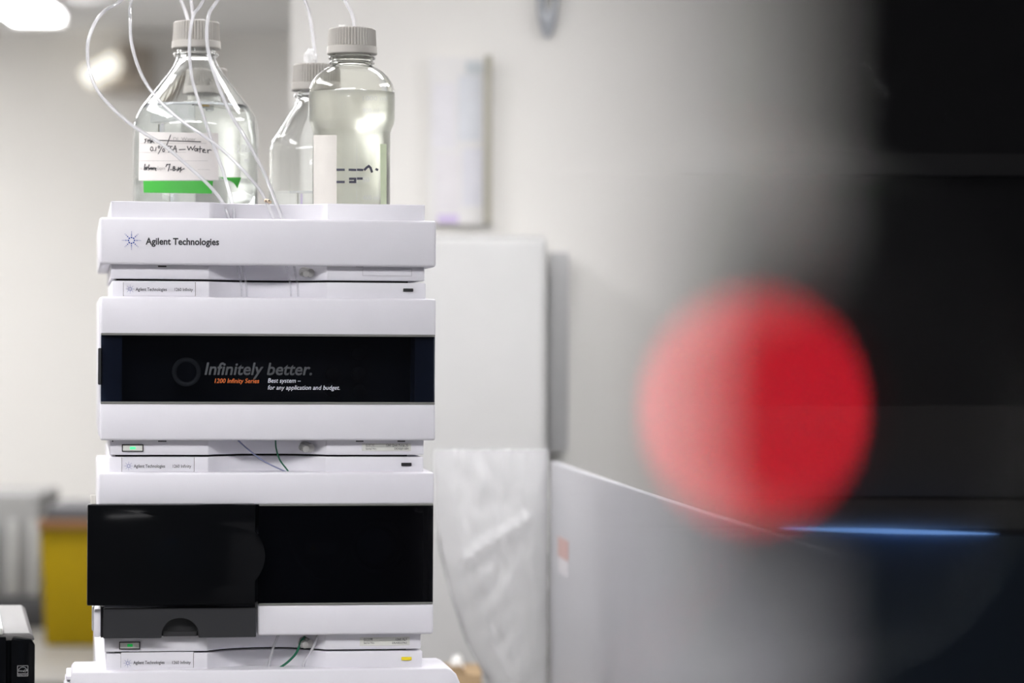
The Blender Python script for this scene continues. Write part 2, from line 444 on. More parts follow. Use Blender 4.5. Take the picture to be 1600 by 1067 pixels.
def fitting(px, py, parent, Y=REC+0.024):
    x, z = SL(px, py, Y)
    f = emit('drain_fitting', join(cyl((x, Y-0.008, z), (0.35, -1, -0.15), 0.0046, 0.022, 20, 0.0008), cyl((x-0.0035, Y-0.017, z-0.0015), (0.35, -1, -0.15), 0.0036, 0.012, 20, 0.0006)), M_FITTING, parent, STACK)
    emit('bore', cyl((x-0.0056, Y-0.0232, z-0.0024), (0.35, -1, -0.15), 0.0018, 0.001, 12), M_GREYLINE, f, STACK)
fitting(478, 425, t1)

# --- pump module
t2 = module('pump_module', 'middle module of the stack with a long smoked window printed with grey and orange slogan', Zr['s2b'])
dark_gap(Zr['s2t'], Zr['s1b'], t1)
strip('upper_strip', Zr['s2tb']-0.003, Zr['s2t'], t2, SX(174, REC), SX(664.5, REC))
nameplate(193, 305, 441, 462.3, t2, [('Agilent Technologies', 212, 260.7, 454.3, 449.2, 0.012), ('1260 Infinity', 273, 301.3, 454.6, 449.6, 0.008)], (203.3, 451.5))
seamline(193, 441, 462.5, t2); seamline(305.2, 441, 462.5, t2)
small_box('power_button', 630, 645.5, 450.6, 455.6, M_BLACK, t2)
XD0, XD1 = SX(156.5), SX(680.5)
zwt, zwb = SZ(524), SZ(629.5)
sbox('case', -HALF, HALF, 0.05, DEPTH, Z['d2b']+0.002, Z['d2t'], M_SHELL, t2, 0.002)
sbox('door_top', XD0, XD1, 0.0, 0.052, zwt, Z['d2t'], M_SHELL, t2, 0.0025, 3)
sbox('door_bottom', XD0, XD1, 0.0, 0.052, Z['d2b'], zwb, M_SHELL, t2, 0.0025, 3)
def edge_line(y, parent, x0, x1, h=0.0024, Y0=-0.0006):
    z = SZ(y)
    return sbox('edge_strip', x0, x1, Y0, 0.01, z-h/2, z+h/2, M_GREYLINE, parent, 0.0005, 1)
edge_line(523.3, t2, XD0+0.0005, XD1-0.0005); edge_line(629.8, t2, XD0+0.0005, XD1-0.0005)
# chamber behind the smoked window
sbox('chamber_back', XD0+0.002, XD1-0.002, 0.046, 0.049, zwb, zwt, M_INSIDE, t2)
sbox('chamber_side', XD0+0.001, XD0+0.022, 0.006, 0.046, zwb, zwt, M_INBLUE, t2)
sbox('chamber_side', XD1-0.021, XD1-0.001, 0.006, 0.046, zwb, zwt, M_INBLUE, t2)
kx, kz = SL(291, 581, 0.025)
k = emit('valve_knob', join(torus((kx, 0.022, kz), (0, -1, 0), 0.0128, 0.0022, 40, 10), cyl((kx, 0.034, kz), (0, -1, 0), 0.0135, 0.024, 40, 0.001)), M_INGREY, t2, STACK)
emit('knob_face', cyl((kx, 0.0215, kz), (0, -1, 0), 0.0102, 0.002, 32), M_INSIDE, k, STACK)
for a, b in ((560, 553), (519, 584), (561, 584), (519, 609), (561, 611)):
    x, z = SL(a, b, 0.03)
    emit('port', cyl((x, 0.036, z), (0, -1, 0), 0.0075, 0.02, 28, 0.001), M_BLACK, t2, STACK)
x0, z1 = SL(520, 537, 0.04); x1, z0 = SL(575, 545, 0.04)
sbox('manifold', x0, x1, 0.034, 0.047, z0, z1, M_BLACK, t2, 0.001)
win = sbox('window', XD0+0.0006, XD1-0.0006, 0.0006, 0.0030, zwb+0.0008, zwt-0.0008, M_SMOKE, t2, 0.0002, 1)
YT = 0.0001
emit('lettering', flat_text('Infinitely better.', 319.5, 487.5, 585.2, 566.0, YT, 0.018, 0.20), M_INKGREY, win, STACK)
emit('lettering', flat_text('1200 Infinity Series', 335.3, 405.0, 598.2, 591.3, YT, 0.006, 0.20), M_INKORANGE, win, STACK)
emit('lettering', flat_text('Best system \u2013', 418.5, 470, 597.8, 591.0, YT, 0.005, 0.20), M_INKWHITE, win, STACK)
emit('lettering', flat_text('for any application and budget.', 418.5, 531, 608.6, 601.8, YT, 0.005, 0.20), M_INKWHITE, win, STACK)
sbox('finger_latch', XD0-0.0022, XD0+0.002, 0.004, 0.02, SZ(602), SZ(545), M_CHARCOAL, t2, 0.0008, 1)
strip('lower_strip', Zr['s2b'], Z['d2b']+0.001, t2)
for a, b in ((247, 260), (556, 568), (621, 633), (175, 177)):
    small_box('clip', a, b, 688.3, 690.2, M_SEAM, t2, REC, 0.0004, 0)
def status_lamp(px0, px1, py0, py1, lx0, lx1, ly0, ly1, parent, lm):
    lens = small_box('status_lens', px0+1, px1-1, py0+1, py1-1, M_PALE, parent, REC, 0.0008, 0.0002)
    rect_frame('lamp_frame', px0, px1, py0, py1, 0.0009, M_BLACK, parent, REC, 0.0015)
    small_box('status_led', lx0, lx1, ly0, ly1, lm, lens, REC-0.0008, 0.0006, 0.0003)
status_lamp(190.5, 224.0, 694.2, 705.6, 203, 212, 698, 702, t2, M_LED)
def serial(px0, px1, y0, y1, parent, a, b, c, xa, xb, xc):
    mid = (y0+y1)/2
    pl = nameplate(px0, px1, y0, y1, parent, [(a, px0+6, px0+6+xa, mid-1.6, mid-4.7, 0.008), (b, px1-4-xb, px1-4, mid-1.6, mid-4.9, 0.008), ('Serial No.', px0+6, px0+23, mid+3.9, mid+0.9, 0.0), (c, px1-4-xc, px1-4, mid+3.9, mid+0.9, 0.0)], None, 'serial_plate')
    x0, z = SL(px0+6, mid-0.6, REC-0.0007); x1 = SX(px1-4, REC-0.0007)
    emit('rule', box(x0, x1, REC-0.0009, REC-0.0005, z-0.00015, z+0.00015), M_INK, pl, STACK)
serial(565.5, 642.3, 692.6, 704.5, t2, 'G1311C', '1260 Quat Pump VL', 'DEABJ01684', 13.5, 35, 22)
fitting(478, 697, t2)

# --- autosampler
t3 = module('autosampler_module', 'lower module of the stack with a glossy black sliding cover and dark window', Zr['s3b'])
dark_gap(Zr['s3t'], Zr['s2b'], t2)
strip('upper_strip', Zr['s3tb']-0.003, Zr['s3t'], t3, SX(171, REC), SX(662, REC))
nameplate(190.5, 303, 714.4, 736.6, t3, [('Agilent Technologies', 209, 258, 730.6, 725.6, 0.012), ('1260 Infinity', 270, 298.7, 730.6, 725.8, 0.008)], (201, 728))
seamline(190.5, 714.5, 737, t3); seamline(303.2, 714.5, 737, t3)
small_box('power_button', 627, 642.8, 722.9, 727.9, M_BLACK, t3)
X30, X31 = SX(154.5), SX(679.0)
z787, z945 = SZ(788.5), SZ(945)
XM = SX(404.5)
sbox('case', -HALF, HALF, 0.05, DEPTH, Z['d3b']+0.002, Z['d3t'], M_SHELL, t3, 0.002)
sbox('door_top', X30, X31, 0.0, 0.052, z787, Z['d3t'], M_SHELL, t3, 0.0025, 3)
sbox('door_bottom', XM, X31, 0.0, 0.052, Z['d3b'], z945, M_SHELL, t3, 0.0025, 3)
sbox('door_post', SX(148.5), SX(159.5), 0.0, 0.052, Z['d3b'], SZ(949), M_SHELL, t3, 0.0015, 2)
sbox('hinge_plate', SX(145.5, 0.02), SX(149, 0.02), 0.012, 0.05, SZ(985), SZ(947), M_FITTING, t3, 0.0008, 1)
sbox('chamber_back', X30+0.002, X31-0.002, 0.044, 0.049, SZ(993)+0.001, z787, M_INSIDE, t3)
sbox('chamber_side', X31-0.006, X31-0.001, 0.004, 0.046, z945, z787, M_BLACK, t3)
for y in (789.0, 944.3): edge_line(y, t3, XM+0.001, X31-0.0006, 0.0022)
x0, z1 = SL(478, 848, 0.04); x1, z0 = SL(527, 866, 0.04)
lab = sbox('warning_label', x0, x1, 0.0432, 0.0442, z0, z1, M_INGREY, t3)
xa, za = SL(489, 855, 0.0428)
emit('warning_triangle', prism([(xa-0.004, za-0.0035), (xa+0.004, za-0.0035), (xa, za+0.0035)], 0.0428, 0.0432, 'Y'), M_YELLOWBTN, lab, STACK)
kx, kz = SL(590, 852, 0.03)
k = emit('metering_head', cyl((kx, 0.033, kz), (-0.3, -1, 0), 0.019, 0.026, 40, 0.002), M_INBLUE, t3, STACK)
emit('head_ring', torus((kx, 0.024, kz), (0, -1, 0), 0.026, 0.003, 40, 8), M_INSIDE, k, STACK)
emit('loop_capillary', tube([(SX(448, .035), .036, SZ(828, .035)), (SX(470, .035), .03, SZ(880, .035)), (SX(510, .035), .032, SZ(905, .035)), (SX(548, .035), .036, SZ(860, .035))], 0.0009), M_INGREY, t3, STACK)
emit('window', box(XM+0.0003, X31-0.0005, 0.0006, 0.003, z945+0.0012, z787-0.0012, 0.0002, 1), M_SMOKE2, t3, STACK)
# glossy sliding cover with a thumb bulge on its inner edge
Yc = -0.012
cx0, cx1 = SX(137.5, Yc), SX(400.5, Yc)
zt, zb3 = SZ(787.5, Yc, 270), SZ(945.5, Yc, 270)
zm = SZ(869, Yc, 400); hb = (SZ(829, Yc, 400) - SZ(909, Yc, 400))/2
bul = SX(416.5, Yc) - cx1
poly = [(cx0, zb3), (cx1, zb3), (cx1, zm-hb*1.12)]
for i in range(15):
    a = -1 + 2*i/14
    poly.append((cx1 + bul*(math.cos(a*math.pi/2)**0.8), zm + hb*a*0.98))
poly += [(cx1, zm+hb*1.12), (cx1, zt), (cx0, zt)]
emit('sliding_cover', prism(poly, Yc, -0.0008, 'Y', 0.0016, 2), M_BLACKGLOSS, t3, STACK)
small_box('cover_tab', 141.5, 149.5, 772.5, 787, M_CREAM, t3, 0.008, 0.002, 0.0006)
# tray with the arched finger grip
Yt = -0.005
tx0, tx1 = SX(163.5, Yt), SX(402.3, Yt)
tz0, tz1 = SZ(996.5, Yt, 280), SZ(949.5, Yt, 280)
gx0, gx1 = SX(254.5, Yt), SX(312.5, Yt); gz = SZ(966.0, Yt, 280)
poly = [(tx0, tz0), (gx0, tz0)]
for i in range(1, 20):
    a = math.pi - math.pi*i/20
    poly.append(((gx0+gx1)/2 + (gx1-gx0)/2*math.cos(a), tz0 + (gz-tz0)*math.sin(a)**0.8))
poly += [(gx1, tz0), (tx1, tz0), (tx1, tz1), (tx0, tz1)]
tr = emit('tray_front', prism(poly, Yt, 0.006, 'Y', 0.0007, 1), M_CHARCOAL, t3, STACK)
sbox('grip_recess', gx0-0.003, gx1+0.003, 0.0062, 0.030, tz0+0.001, tz1-0.002, M_BLACK, tr)
sbox('grip_lip', gx0+0.002, gx1-0.002, 0.0015, 0.0064, tz0+0.001, tz0+0.0055, M_SEAM, tr)
sbox('tray_gap', SX(159.5), tx0+0.001, 0.006, 0.02, tz0, tz1+0.001, M_SEAM, t3)
strip('lower_strip', Zr['s3b'], Z['d3b']+0.001, t3, SX(166, REC), SX(659.5, REC))
status_lamp(186.2, 219.0, 1002.6, 1014.2, 199, 207.3, 1006.2, 1010.4, t3, M_LED2)
serial(562.3, 640.0, 995.6, 1008.2, t3, 'G1329B', '1260 ALS', 'DEABE03965', 14, 17.5, 23)
fitting(477, 1001, t3)

# --- column compartment
t4 = module('column_compartment', 'widest, lowest visible module of the stack with a yellow power button', 1.074)
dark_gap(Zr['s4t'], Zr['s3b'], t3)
strip('upper_strip', Z['c4t']-0.002, Zr['s4t'], t4, SX(168, REC), SX(662, REC))
nameplate(189, 302, 1019.6, 1042.4, t4, [('Agilent Technologies', 208.3, 257, 1037.6, 1032.6, 0.012), ('1260 Infinity', 269, 298, 1037.4, 1032.6, 0.008)], (199.6, 1036))
seamline(189.3, 1019.6, 1043, t4); seamline(302.2, 1019.6, 1043, t4)
small_box('power_button', 627, 643, 1026.3, 1031.4, M_YELLOWBTN, t4, REC, 0.002, 0.0006)
zt4 = Z['c4t']
sbox('case', SX(149, 0.1, 1040), HALF, 0.09, DEPTH, 1.080, zt4, M_SHELL, t4, 0.002)
xa, xb = SX(113.5, 0, 1048), SX(707, 0, 1048)
poly = [(xa-0.009, 1.076), (xa-0.006, zt4-0.03), (xa-0.0015, zt4-0.004), (xa+0.001, zt4), (xb-0.006, zt4), (xb-0.001, zt4-0.002), (xb+0.004, zt4-0.007), (xb+0.008, zt4-0.016), (xb+0.010, zt4-0.03), (xb+0.012, 1.076)]
emit('front_cover', prism(poly, 0.0, 0.095, 'Y', 0.002, 3), M_SHELL, t4, STACK)
for i in range(6):
    z = zt4 - 0.0075 - i*0.0062
    sbox('cooling_rib', xa-0.0068 - i*0.0012, xa+0.002, 0.01, 0.085, z-0.0021, z+0.0021, M_SHELL, t4, 0.0008, 1)
sbox('foot', XL+0.01, XR-0.01, 0.03, 0.40, 1.0705, 1.082, M_BLACK, t4)
# --- detector below, standing on the bench (below the frame)
t5 = module('detector_module', 'plain white bottom module standing on the bench under the widest module', BENCH)
sbox('case', -HALF, HALF, 0.05, DEPTH, BENCH+0.012, 1.070, M_SHELL, t5, 0.002)
sbox('front_cover', -HALF, HALF, 0.0, 0.052, BENCH+0.014, 1.070, M_SHELL, t5, 0.0025, 3)
sbox('foot', XL+0.01, XR-0.01, 0.03, 0.40, BENCH, BENCH+0.014, M_BLACK, t5)

# ------------------------------------------------------------------ solvent bottles
def bottle_glass(parent, prof, thick, m, c, liquid=None, lm=None, seg=64):
    T = Matrix.Translation(c)
    ztop = prof[-1][1]
    inner = []
    for i, (r, z) in enumerate(prof):
        if r <= 0: inner.append((0, z+thick*1.6)); continue
        z2 = z if i == len(prof)-1 else (max(z, thick*1.6) if z < 0.006 else z)
        inner.append((max(r-thick, 0.0005), z2))
    full = list(prof) + inner[::-1]
    g = emit('glass', lathe(full, seg), m, parent, T, angle=60)
    if liquid:
        lp = [(0, inner[0][1]-0.0004)]
        prev = inner[0]
        for r, z in inner[1:]:
            if z >= liquid:
                t = (liquid - prev[1])/(z-prev[1]); rr = prev[0] + (r-prev[0])*t
                lp.append((rr+0.0004, liquid)); break
            lp.append((r+0.0004, z - (0.0004 if z < 0.008 else 0)))
            prev = (r, z)
        lp.append((0, liquid))
        emit('liquid', lathe(lp, seg), lm, parent, T, angle=60)
    return g
def cap(parent, c, ztop, h=0.029, seg=96):
    T = Matrix.Translation(c)
    def rib(k, r, z):
        return r - (0.0014 if (k % 2 == 0 and 0.0249 < r < 0.02585) else 0)
    prof = [(0.0205, ztop-h), (0.0262, ztop-h), (0.0268, ztop-h+0.001), (0.0264, ztop-h+0.008), (0.0258, ztop-h+0.0085), (0.0250, ztop-0.0015), (0.0236, ztop), (0, ztop)]
    prof = [(0, ztop-h)] + prof
    cp = emit('cap', lathe(prof, seg, rib), M_CAP, parent, T, angle=20)
    return cp
def neck(z0, r=0.0205):
    """threaded neck with a bead below the cap"""
    return [(r+0.0008, z0), (r, z0+0.003), (r+0.0035, z0+0.0048), (r+0.0040, z0+0.0062), (r+0.0028, z0+0.0078), (r-0.0004, z0+0.009), (r-0.0004, z0+0.030)]
def at_stack(px, Y):              # world x,y of a bottle axis from its photo column and its depth in the tub
    X = SX(px, Y, 200); p = STACK @ Vector((X, Y, 0)); return p
def cyl_map(c, r):
    """photo point -> world point on the near side of an upright cylinder"""
    def f(px, py):
        o = CAM_M.translation; d = ray(px, py)
        ox, oy = o.x-c.x, o.y-c.y
        A = d.x*d.x+d.y*d.y; B = 2*(ox*d.x+oy*d.y); C = ox*ox+oy*oy-r*r
        disc = max(B*B-4*A*C, 0)
        return o + d*((-B-math.sqrt(disc))/(2*A))
    return f
def patch(f, poly, nx=24, ny=6):
    """four-cornered sheet lying on a mapped surface, thin but closed by a second side"""
    bm = NB(); g = []
    (ax, ay), (bx, by), (cx, cy), (dx, dy) = poly        # tl, tr, br, bl
    for j in range(ny+1):
        v = j/ny; row = []
        for i in range(nx+1):
            u = i/nx
            x = (ax*(1-u)+bx*u)*(1-v) + (dx*(1-u)+cx*u)*v
            y = (ay*(1-u)+by*u)*(1-v) + (dy*(1-u)+cy*u)*v
            row.append(bm.verts.new(f(x, y)))
        g.append(row)
    for j in range(ny):
        for i in range(nx): bm.faces.new((g[j][i], g[j][i+1], g[j+1][i+1], g[j+1][i]))
    return bm
def strokes(f, lines, w, conv=lambda p: p):
    bm = NB()
    for ln in lines:
        pts = [Vector(conv(p)) for p in ln]
        if len(pts) == 1: pts = [pts[0]-Vector((w*0.5, 0)), pts[0]+Vector((w*0.5, 0))]
        fine = [pts[0]]
        for a, b in zip(pts, pts[1:]):
            k = max(1, int((b-a).length/3.0)+1)
            fine += [a.lerp(b, i/k) for i in range(1, k+1)]
        pts = fine
        for a, b in zip(pts, pts[1:]):
            d = (b-a)
            if d.length < 1e-6: continue
            d.normalize(); n = Vector((-d.y, d.x))*w/2; e = d*w*0.35
            q = [a-e-n, b+e-n, b+e+n, a-e+n]
            bm.faces.new([bm.verts.new(f(p.x, p.y)) for p in q])
    return bm
def loop(cx, cy, rx, ry, n=12, a0=0, a1=360):
    return [(cx+rx*math.cos(math.radians(a0+(a1-a0)*i/n)), cy+ry*math.sin(math.radians(a0+(a1-a0)*i/n))) for i in range(n+1)]

# two-litre bottle with the handwritten label
p = at_stack(306, 0.20); cA = Vector((p.x, p.y, FLOOR_T))
bA = thing('solvent_bottle', 'large clear two-litre bottle with a handwritten paper label and green tape', 'bottle', Matrix.Translation(cA), 'solvent bottles in the top tub')
prof2L = [(0, 0.003), (0.052, 0.0015), (0.060, 0.0), (0.065, 0.0025), (0.068, 0.009), (0.068, 0.148), (0.0672, 0.154), (0.0650, 0.161), (0.0615, 0.167), (0.0570, 0.1735), (0.0300, 0.2085), (0.0245, 0.2165)] + neck(0.2225, 0.0212)[0:]
bottle_glass(bA, prof2L, 0.0026, M_GLASS, cA, 0.1725, M_WATER)
capA = cap(bA, cA, 0.2645, 0.0295)
emit('plug', box(-0.001, 0.009, -0.004, 0.004, 0.2640, 0.2672, 0.0006), M_PLUG, capA, Matrix.Translation(cA))
fA = cyl_map(cA, 0.0684); fA2 = cyl_map(cA, 0.0687)
labA = emit('paper_label', patch(fA, [(217.5, 206), (341, 208), (341.5, 281), (216.5, 282)], 28, 6), M_PAPER, bA)
emit('green_tape', patch(fA, [(224, 282.5), (333, 282.5), (331, 302.5), (224.5, 301)], 24, 2), M_GREEN, bA)
emit('green_tape', patch(fA, [(342.5, 277), (377, 277), (371, 294.5), (364, 284)], 8, 2), M_GREEN, bA)
cv = lambda q: (205+q[0]/8.889, 195+q[1]/8.889)
hw = [[(215, 195), (190, 205), (205, 225), (185, 250)], [(235, 200), (235, 250)], [(222, 222), (262, 215)], [(262, 190), (262, 250)], [(270, 225), (290, 215), (275, 250), (300, 230), (318, 250)],
      [(365, 215), (965, 236)], [(548, 140), (490, 292)], loop(285, 335, 17, 28), [(318, 358)], [(346, 310), (338, 365)],
      loop(386, 309, 12, 15), [(432, 300), (376, 402)], loop(450, 353, 14, 20), [(520, 378)], [(508, 295), (572, 301)], [(546, 298), (544, 345)], [(562, 342)],
      [(580, 358), (612, 290), (630, 382)], [(586, 337), (628, 335)], [(665, 346), (752, 341)], [(780, 300), (800, 352), (828, 305), (850, 350), (886, 290)],
      loop(898, 346, 17, 18), [(918, 328), (926, 370)], [(956, 298), (954, 385)], [(930, 336), (986, 332)], [(990, 362), (1024, 356), (1012, 336), (992, 352), (996, 380), (1040, 386)],
      [(1060, 345), (1066, 392)], [(1066, 362), (1086, 346), (1112, 354)]]
emit('handwriting', strokes(fA2, hw, 1.3, cv), M_INK, labA)
hw2 = [[(192, 548), (180, 622), (208, 622), (204, 592), (182, 605)], [(222, 580), (214, 622)], [(250, 555), (235, 600), (266, 606), (238, 626)], [(272, 592), (280, 622), (294, 594), (304, 622), (316, 592)], [(322, 598), (348, 604), (330, 614), (346, 634)],
       [(502, 545), (482, 582)], [(488, 556), (542, 548)], [(536, 558), (514, 642)], [(552, 622)], loop(594, 592, 12, 13), loop(592, 620, 15, 16), [(624, 620)],
       [(638, 642), (660, 590), (654, 630), (692, 588), (680, 656)], [(660, 612), (690, 608)], [(686, 632), (736, 608)]]
emit('handwriting', strokes(fA2, hw2, 1.5, cv), M_INK, labA)
emit('ruled_lines', strokes(fA2, [[(115, 258), (1045, 258)], [(115, 384), (760, 382)], [(115, 500), (1060, 500)], [(540, 620), (750, 620)], [(925, 620), (1090, 622)]], 0.4, cv), M_RULE, labA)
def curved_text(s, x0, x1, base, top, f, bold=0.0): return fit_text(s, x0, x1, base, top, lambda x, y: f(x, y), bold)
emit('lettering', curved_text('DI  Water', 271, 306, 220, 214.5, fA2), M_RULE, labA)
emit('lettering', curved_text('Expire', 246, 258, 265, 260, fA2), M_RULE, labA)
emit('lettering', curved_text('No.', 218.5, 223.5, 265, 261, fA2), M_RULE, labA)
emit('graduation', curved_text('2 000', 370, 391, 238, 226, fA), M_GRAD, bA)
emit('graduation', curved_text('ml', 382, 389, 254, 246, fA), M_GRAD, bA)
# half-hidden one-litre bottles
prof1L = [(0, 0.003), (0.038, 0.0015), (0.045, 0.0), (0.0488, 0.0022), (0.0505, 0.008), (0.0505, 0.124), (0.0498, 0.130), (0.0476, 0.1365), (0.0440, 0.142), (0.0270, 0.1690), (0.0228, 0.1755)] + neck(0.1800, 0.0208)
p = at_stack(493, 0.205); cC = Vector((p.x, p.y, FLOOR_T))
bC = thing('solvent_bottle', 'clear one-litre bottle half hidden behind the straw-coloured bottle, film on its cap', 'bottle', Matrix.Translation(cC), 'solvent bottles in the top tub')
bottle_glass(bC, prof1L, 0.0024, M_GLASS, cC, 0.080, M_WATER)
capC = cap(bC, cC, 0.221, 0.029)
fm = NB(); bmesh.ops.create_icosphere(fm, subdivisions=3, radius=0.0085)
for v in fm.verts: v.co = Vector((v.co.x*0.8, v.co.y*0.8, v.co.z*1.15)) * (1 + 0.35*noise.noise(v.co*260))
emit('crumpled_film', fm, film('white_film', (0.9, 0.9, 0.9), (0.92, 0.92, 0.92), 0.75, 0.15), capC, Matrix.Translation(cC + Vector((-0.006, -0.006, 0.228))))
p = at_stack(320, 0.33); cD = Vector((p.x, p.y, FLOOR_T))
bD = thing('solvent_bottle', 'clear one-litre bottle hidden behind the large labelled bottle', 'bottle', Matrix.Translation(cD), 'solvent bottles in the top tub')
bottle_glass(bD, prof1L, 0.0024, M_GLASS, cD, 0.1, M_WATER)
cap(bD, cD, 0.2255, 0.029)
# straw-coloured bottle with a waisted body
p = at_stack(549.5, 0.085); cB = Vector((p.x, p.y, FLOOR_T))
bB = thing('solvent_bottle', 'clear waisted one-litre bottle of straw-coloured solvent with a cream label', 'bottle', Matrix.Translation(cB), 'solvent bottles in the top tub')
profY = [(0, 0.003), (0.034, 0.0015), (0.039, 0.0), (0.0425, 0.0025), (0.0435, 0.007), (0.0425, 0.013), (0.0412, 0.020), (0.0412, 0.138), (0.0420, 0.1415), (0.0448, 0.1475), (0.0457, 0.152), (0.0457, 0.178), (0.0452, 0.184), (0.0430, 0.1905), (0.0385, 0.1975), (0.0330, 0.2028), (0.0275, 0.2062), (0.0225, 0.2085)]
profY += [(0.0217, 0.2100), (0.0238, 0.2110), (0.0240, 0.2122), (0.0222, 0.2135), (0.0222, 0.2150), (0.0248, 0.2162), (0.0250, 0.2176), (0.0226, 0.2192), (0.0206, 0.2200), (0.0206, 0.244)]
bottle_glass(bB, profY, 0.0022, M_GLASSY, cB, 0.1805, M_SOLV)
capB = cap(bB, cB, 0.2485, 0.0275)
emit('plug', box(-0.014, -0.007, -0.004, 0.004, 0.248, 0.2525, 0.0006), M_PLUG, capB, Matrix.Translation(cB))
fB = cyl_map(cB, 0.0416); fB2 = cyl_map(cB, 0.0419); fB3 = cyl_map(cB, 0.0460)
emit('cream_label', patch(fB, [(490, 211), (526, 211), (526, 330), (490, 330)], 14, 4), M_CREAM, bB)
emit('green_edge', patch(fB, [(594, 225), (604, 225), (604, 330), (595, 330)], 6, 6), M_PALEGREEN, bB)
cv2 = lambda q: (470+q[0]/7.1125, 180+q[1]/7.1125)
emit('marking', strokes(fB2, [[(405, 606), (480, 606)], [(540, 606), (608, 608)], [(632, 606), (685, 608)], [(710, 605), (735, 580), (755, 565), (775, 585), (790, 628)], [(838, 600), (852, 606)], [(405, 742), (480, 742)], [(545, 742), (608, 742)], [(545, 706), (608, 706), (600, 740)], [(632, 704), (685, 704)]], 3.6, cv2), mat('marker_blue_black', (0.05, 0.05, 0.08), 0.6, var=0.2), bB)
emit('graduation', curved_text('1000 ml', 567, 605, 157, 150, fB3), M_GRAD, bB)
emit('graduation', curved_text('900 ml', 567, 592, 176, 169, fB3), M_GRAD, bB)
emit('graduation', curved_text('50', 566, 577, 284, 277, fB2), M_GRAD, bB)
emit('graduation', curved_text('400 ml', 567, 592, 312, 305, fB2), M_GRAD, bB)
emit('graduation', strokes(fB2, [[(620, 330), (620, 960)]], 0.6, cv2), M_GRAD, bB)

# ------------------------------------------------------------------ solvent tubing
def tubing(name, label, pts, r, m, group, cat='tube'):
    w = [P(*q) for q in pts]
    o = emit(name, tube(w, r, 10, 8), m, origin=w[-1])
    return tag(o, label, cat, group)
G = 'solvent lines looping from the bottles'
dA = 3.06
tubing('solvent_tube', 'clear tube making the widest loop left of the labelled bottle',
       [(297, 60, 3.19), (294, 34, 3.19), (285, 6, 3.18), (262, -40, 3.15), (225, -38, 3.11), (190, 0, 3.09), (161, 19, dA), (144, 45, dA), (136.6, 76.5, dA), (142, 118, dA), (161, 153, dA), (203, 193, dA), (254, 226, dA), (289, 255, dA-.01), (324, 287, 3.04), (343, 309, 3.03), (352, 325, 3.022), (358, 343, 3.02)], 0.0019, M_TUBE, G)
tB = tubing('solvent_tube', 'clear tube crossing the labelled bottle with a tiny numbered clip near its foot',
       [(304, 60, 3.19), (302, 34, 3.185), (298, 0, 3.17), (284, -55, 3.15), (235, -60, 3.11), (206, 0, 3.08), (203.5, 32, dA), (206, 70, dA), (219, 112, dA), (241, 148, dA), (279, 185, dA), (318, 212, dA), (349.5, 236, dA-.01), (384.5, 271, 3.045), (410, 303, 3.03), (428, 343, 3.025)], 0.0017, M_TUBE, G)
c = P(418.5, 314.5, 3.026)
mk = emit('clip', torus(c, (0.35, 0.1, 1), 0.0024, 0.0019, 16, 8), mat('beige_clip', (0.72, 0.58, 0.42), 0.5, var=0.03), tB)
emit('clip_print', join(cyl(c + Vector((-0.0016, -0.0043, 0.0002)), (0, 1, 0), 0.0007, 0.0006, 8), cyl(c + Vector((0.0016, -0.0043, 0.0006)), (0, 1, 0), 0.0008, 0.0006, 8)), M_INK, mk)
tubing('solvent_tube', 'clear tube from the half-hidden bottle passing in front of the labelled bottle neck',
       [(496, 122, 3.215), (493, 95, 3.215), (485, 32, 3.21), (476, 0, 3.19), (440, -85, 3.15), (350, -85, 3.10), (317.6, 0, 3.07), (301.7, 25.5, dA), (296, 70, dA), (300, 121, dA), (314, 169, dA), (330, 217, dA), (349.5, 271, dA-.01), (363, 319, 3.03), (366, 343, 3.025)], 0.0018, M_TUBE, G)
tubing('solvent_tube', 'clear tube from the straw-coloured bottle passing right of the labelled bottle neck',
       [(554, 58, 3.10), (554, 45, 3.10), (550, 22, 3.10), (538, 0, 3.10), (500, -65, 3.10), (385, -70, 3.09), (340, 0, 3.07), (325.6, 25.5, dA), (324, 70, dA), (337, 121, dA), (359, 175, dA), (384.5, 217, dA), (413, 271, 3.05), (435.5, 328, 3.025), (440, 343, 3.022)], 0.0019, M_TUBE, G)
# lines in the channels between the modules
def chan(name, label, pts, r, m, cat, group=None, Y=REC+0.010):
    w = []
    for px, py, yy in pts:
        X, Zz = SL(px, py, yy); w.append(STACK @ Vector((X, yy, Zz)))
    return tag(emit(name, tube(w, r, 8, 6), m, origin=w[-1]), label, cat, group)
for i, (a, b, s) in enumerate(((371, 378, 'first'), (379, 386, 'second'), (447, 455, 'third'), (459, 466, 'fourth'))):
    chan('drain_tube', f'{s} of four faint clear tubes, from the left, under the big company logo', [(a, 412, .03), (a+2, 425, .026), (b-1, 445, .024), (b, 463, .026)], 0.0010, M_TUBE2, 'tube', 'clear tubes in the top channel')
chan('blue_wire', 'thin blue-grey line slanting across the channel below the slogan window', [(370, 686, .03), (390, 704, .022), (415, 722, .024), (450, 738.5, .028)], 0.0008, M_WIREB, 'wire')
chan('green_wire', 'thin green line hanging in the channel below the slogan window', [(430.5, 686, .03), (431.5, 700, .024), (437, 718, .024), (448, 733, .026), (452, 738.5, .028)], 0.0008, M_WIREG, 'wire')
chan('green_wire', 'green line curling from a fitting in the lowest channel', [(476, 995, .026), (470, 1003, .018), (463, 1020, .018), (450, 1034, .022), (436, 1044, .026)], 0.0013, M_WIREG, 'wire')
chan('drain_tube', 'clear tube in the lowest channel, left of the green line', [(435, 992, .03), (427, 1012, .024), (421, 1034, .026), (420, 1044, .028)], 0.0013, M_TUBE, 'tube', 'clear tubes in the lowest channel')
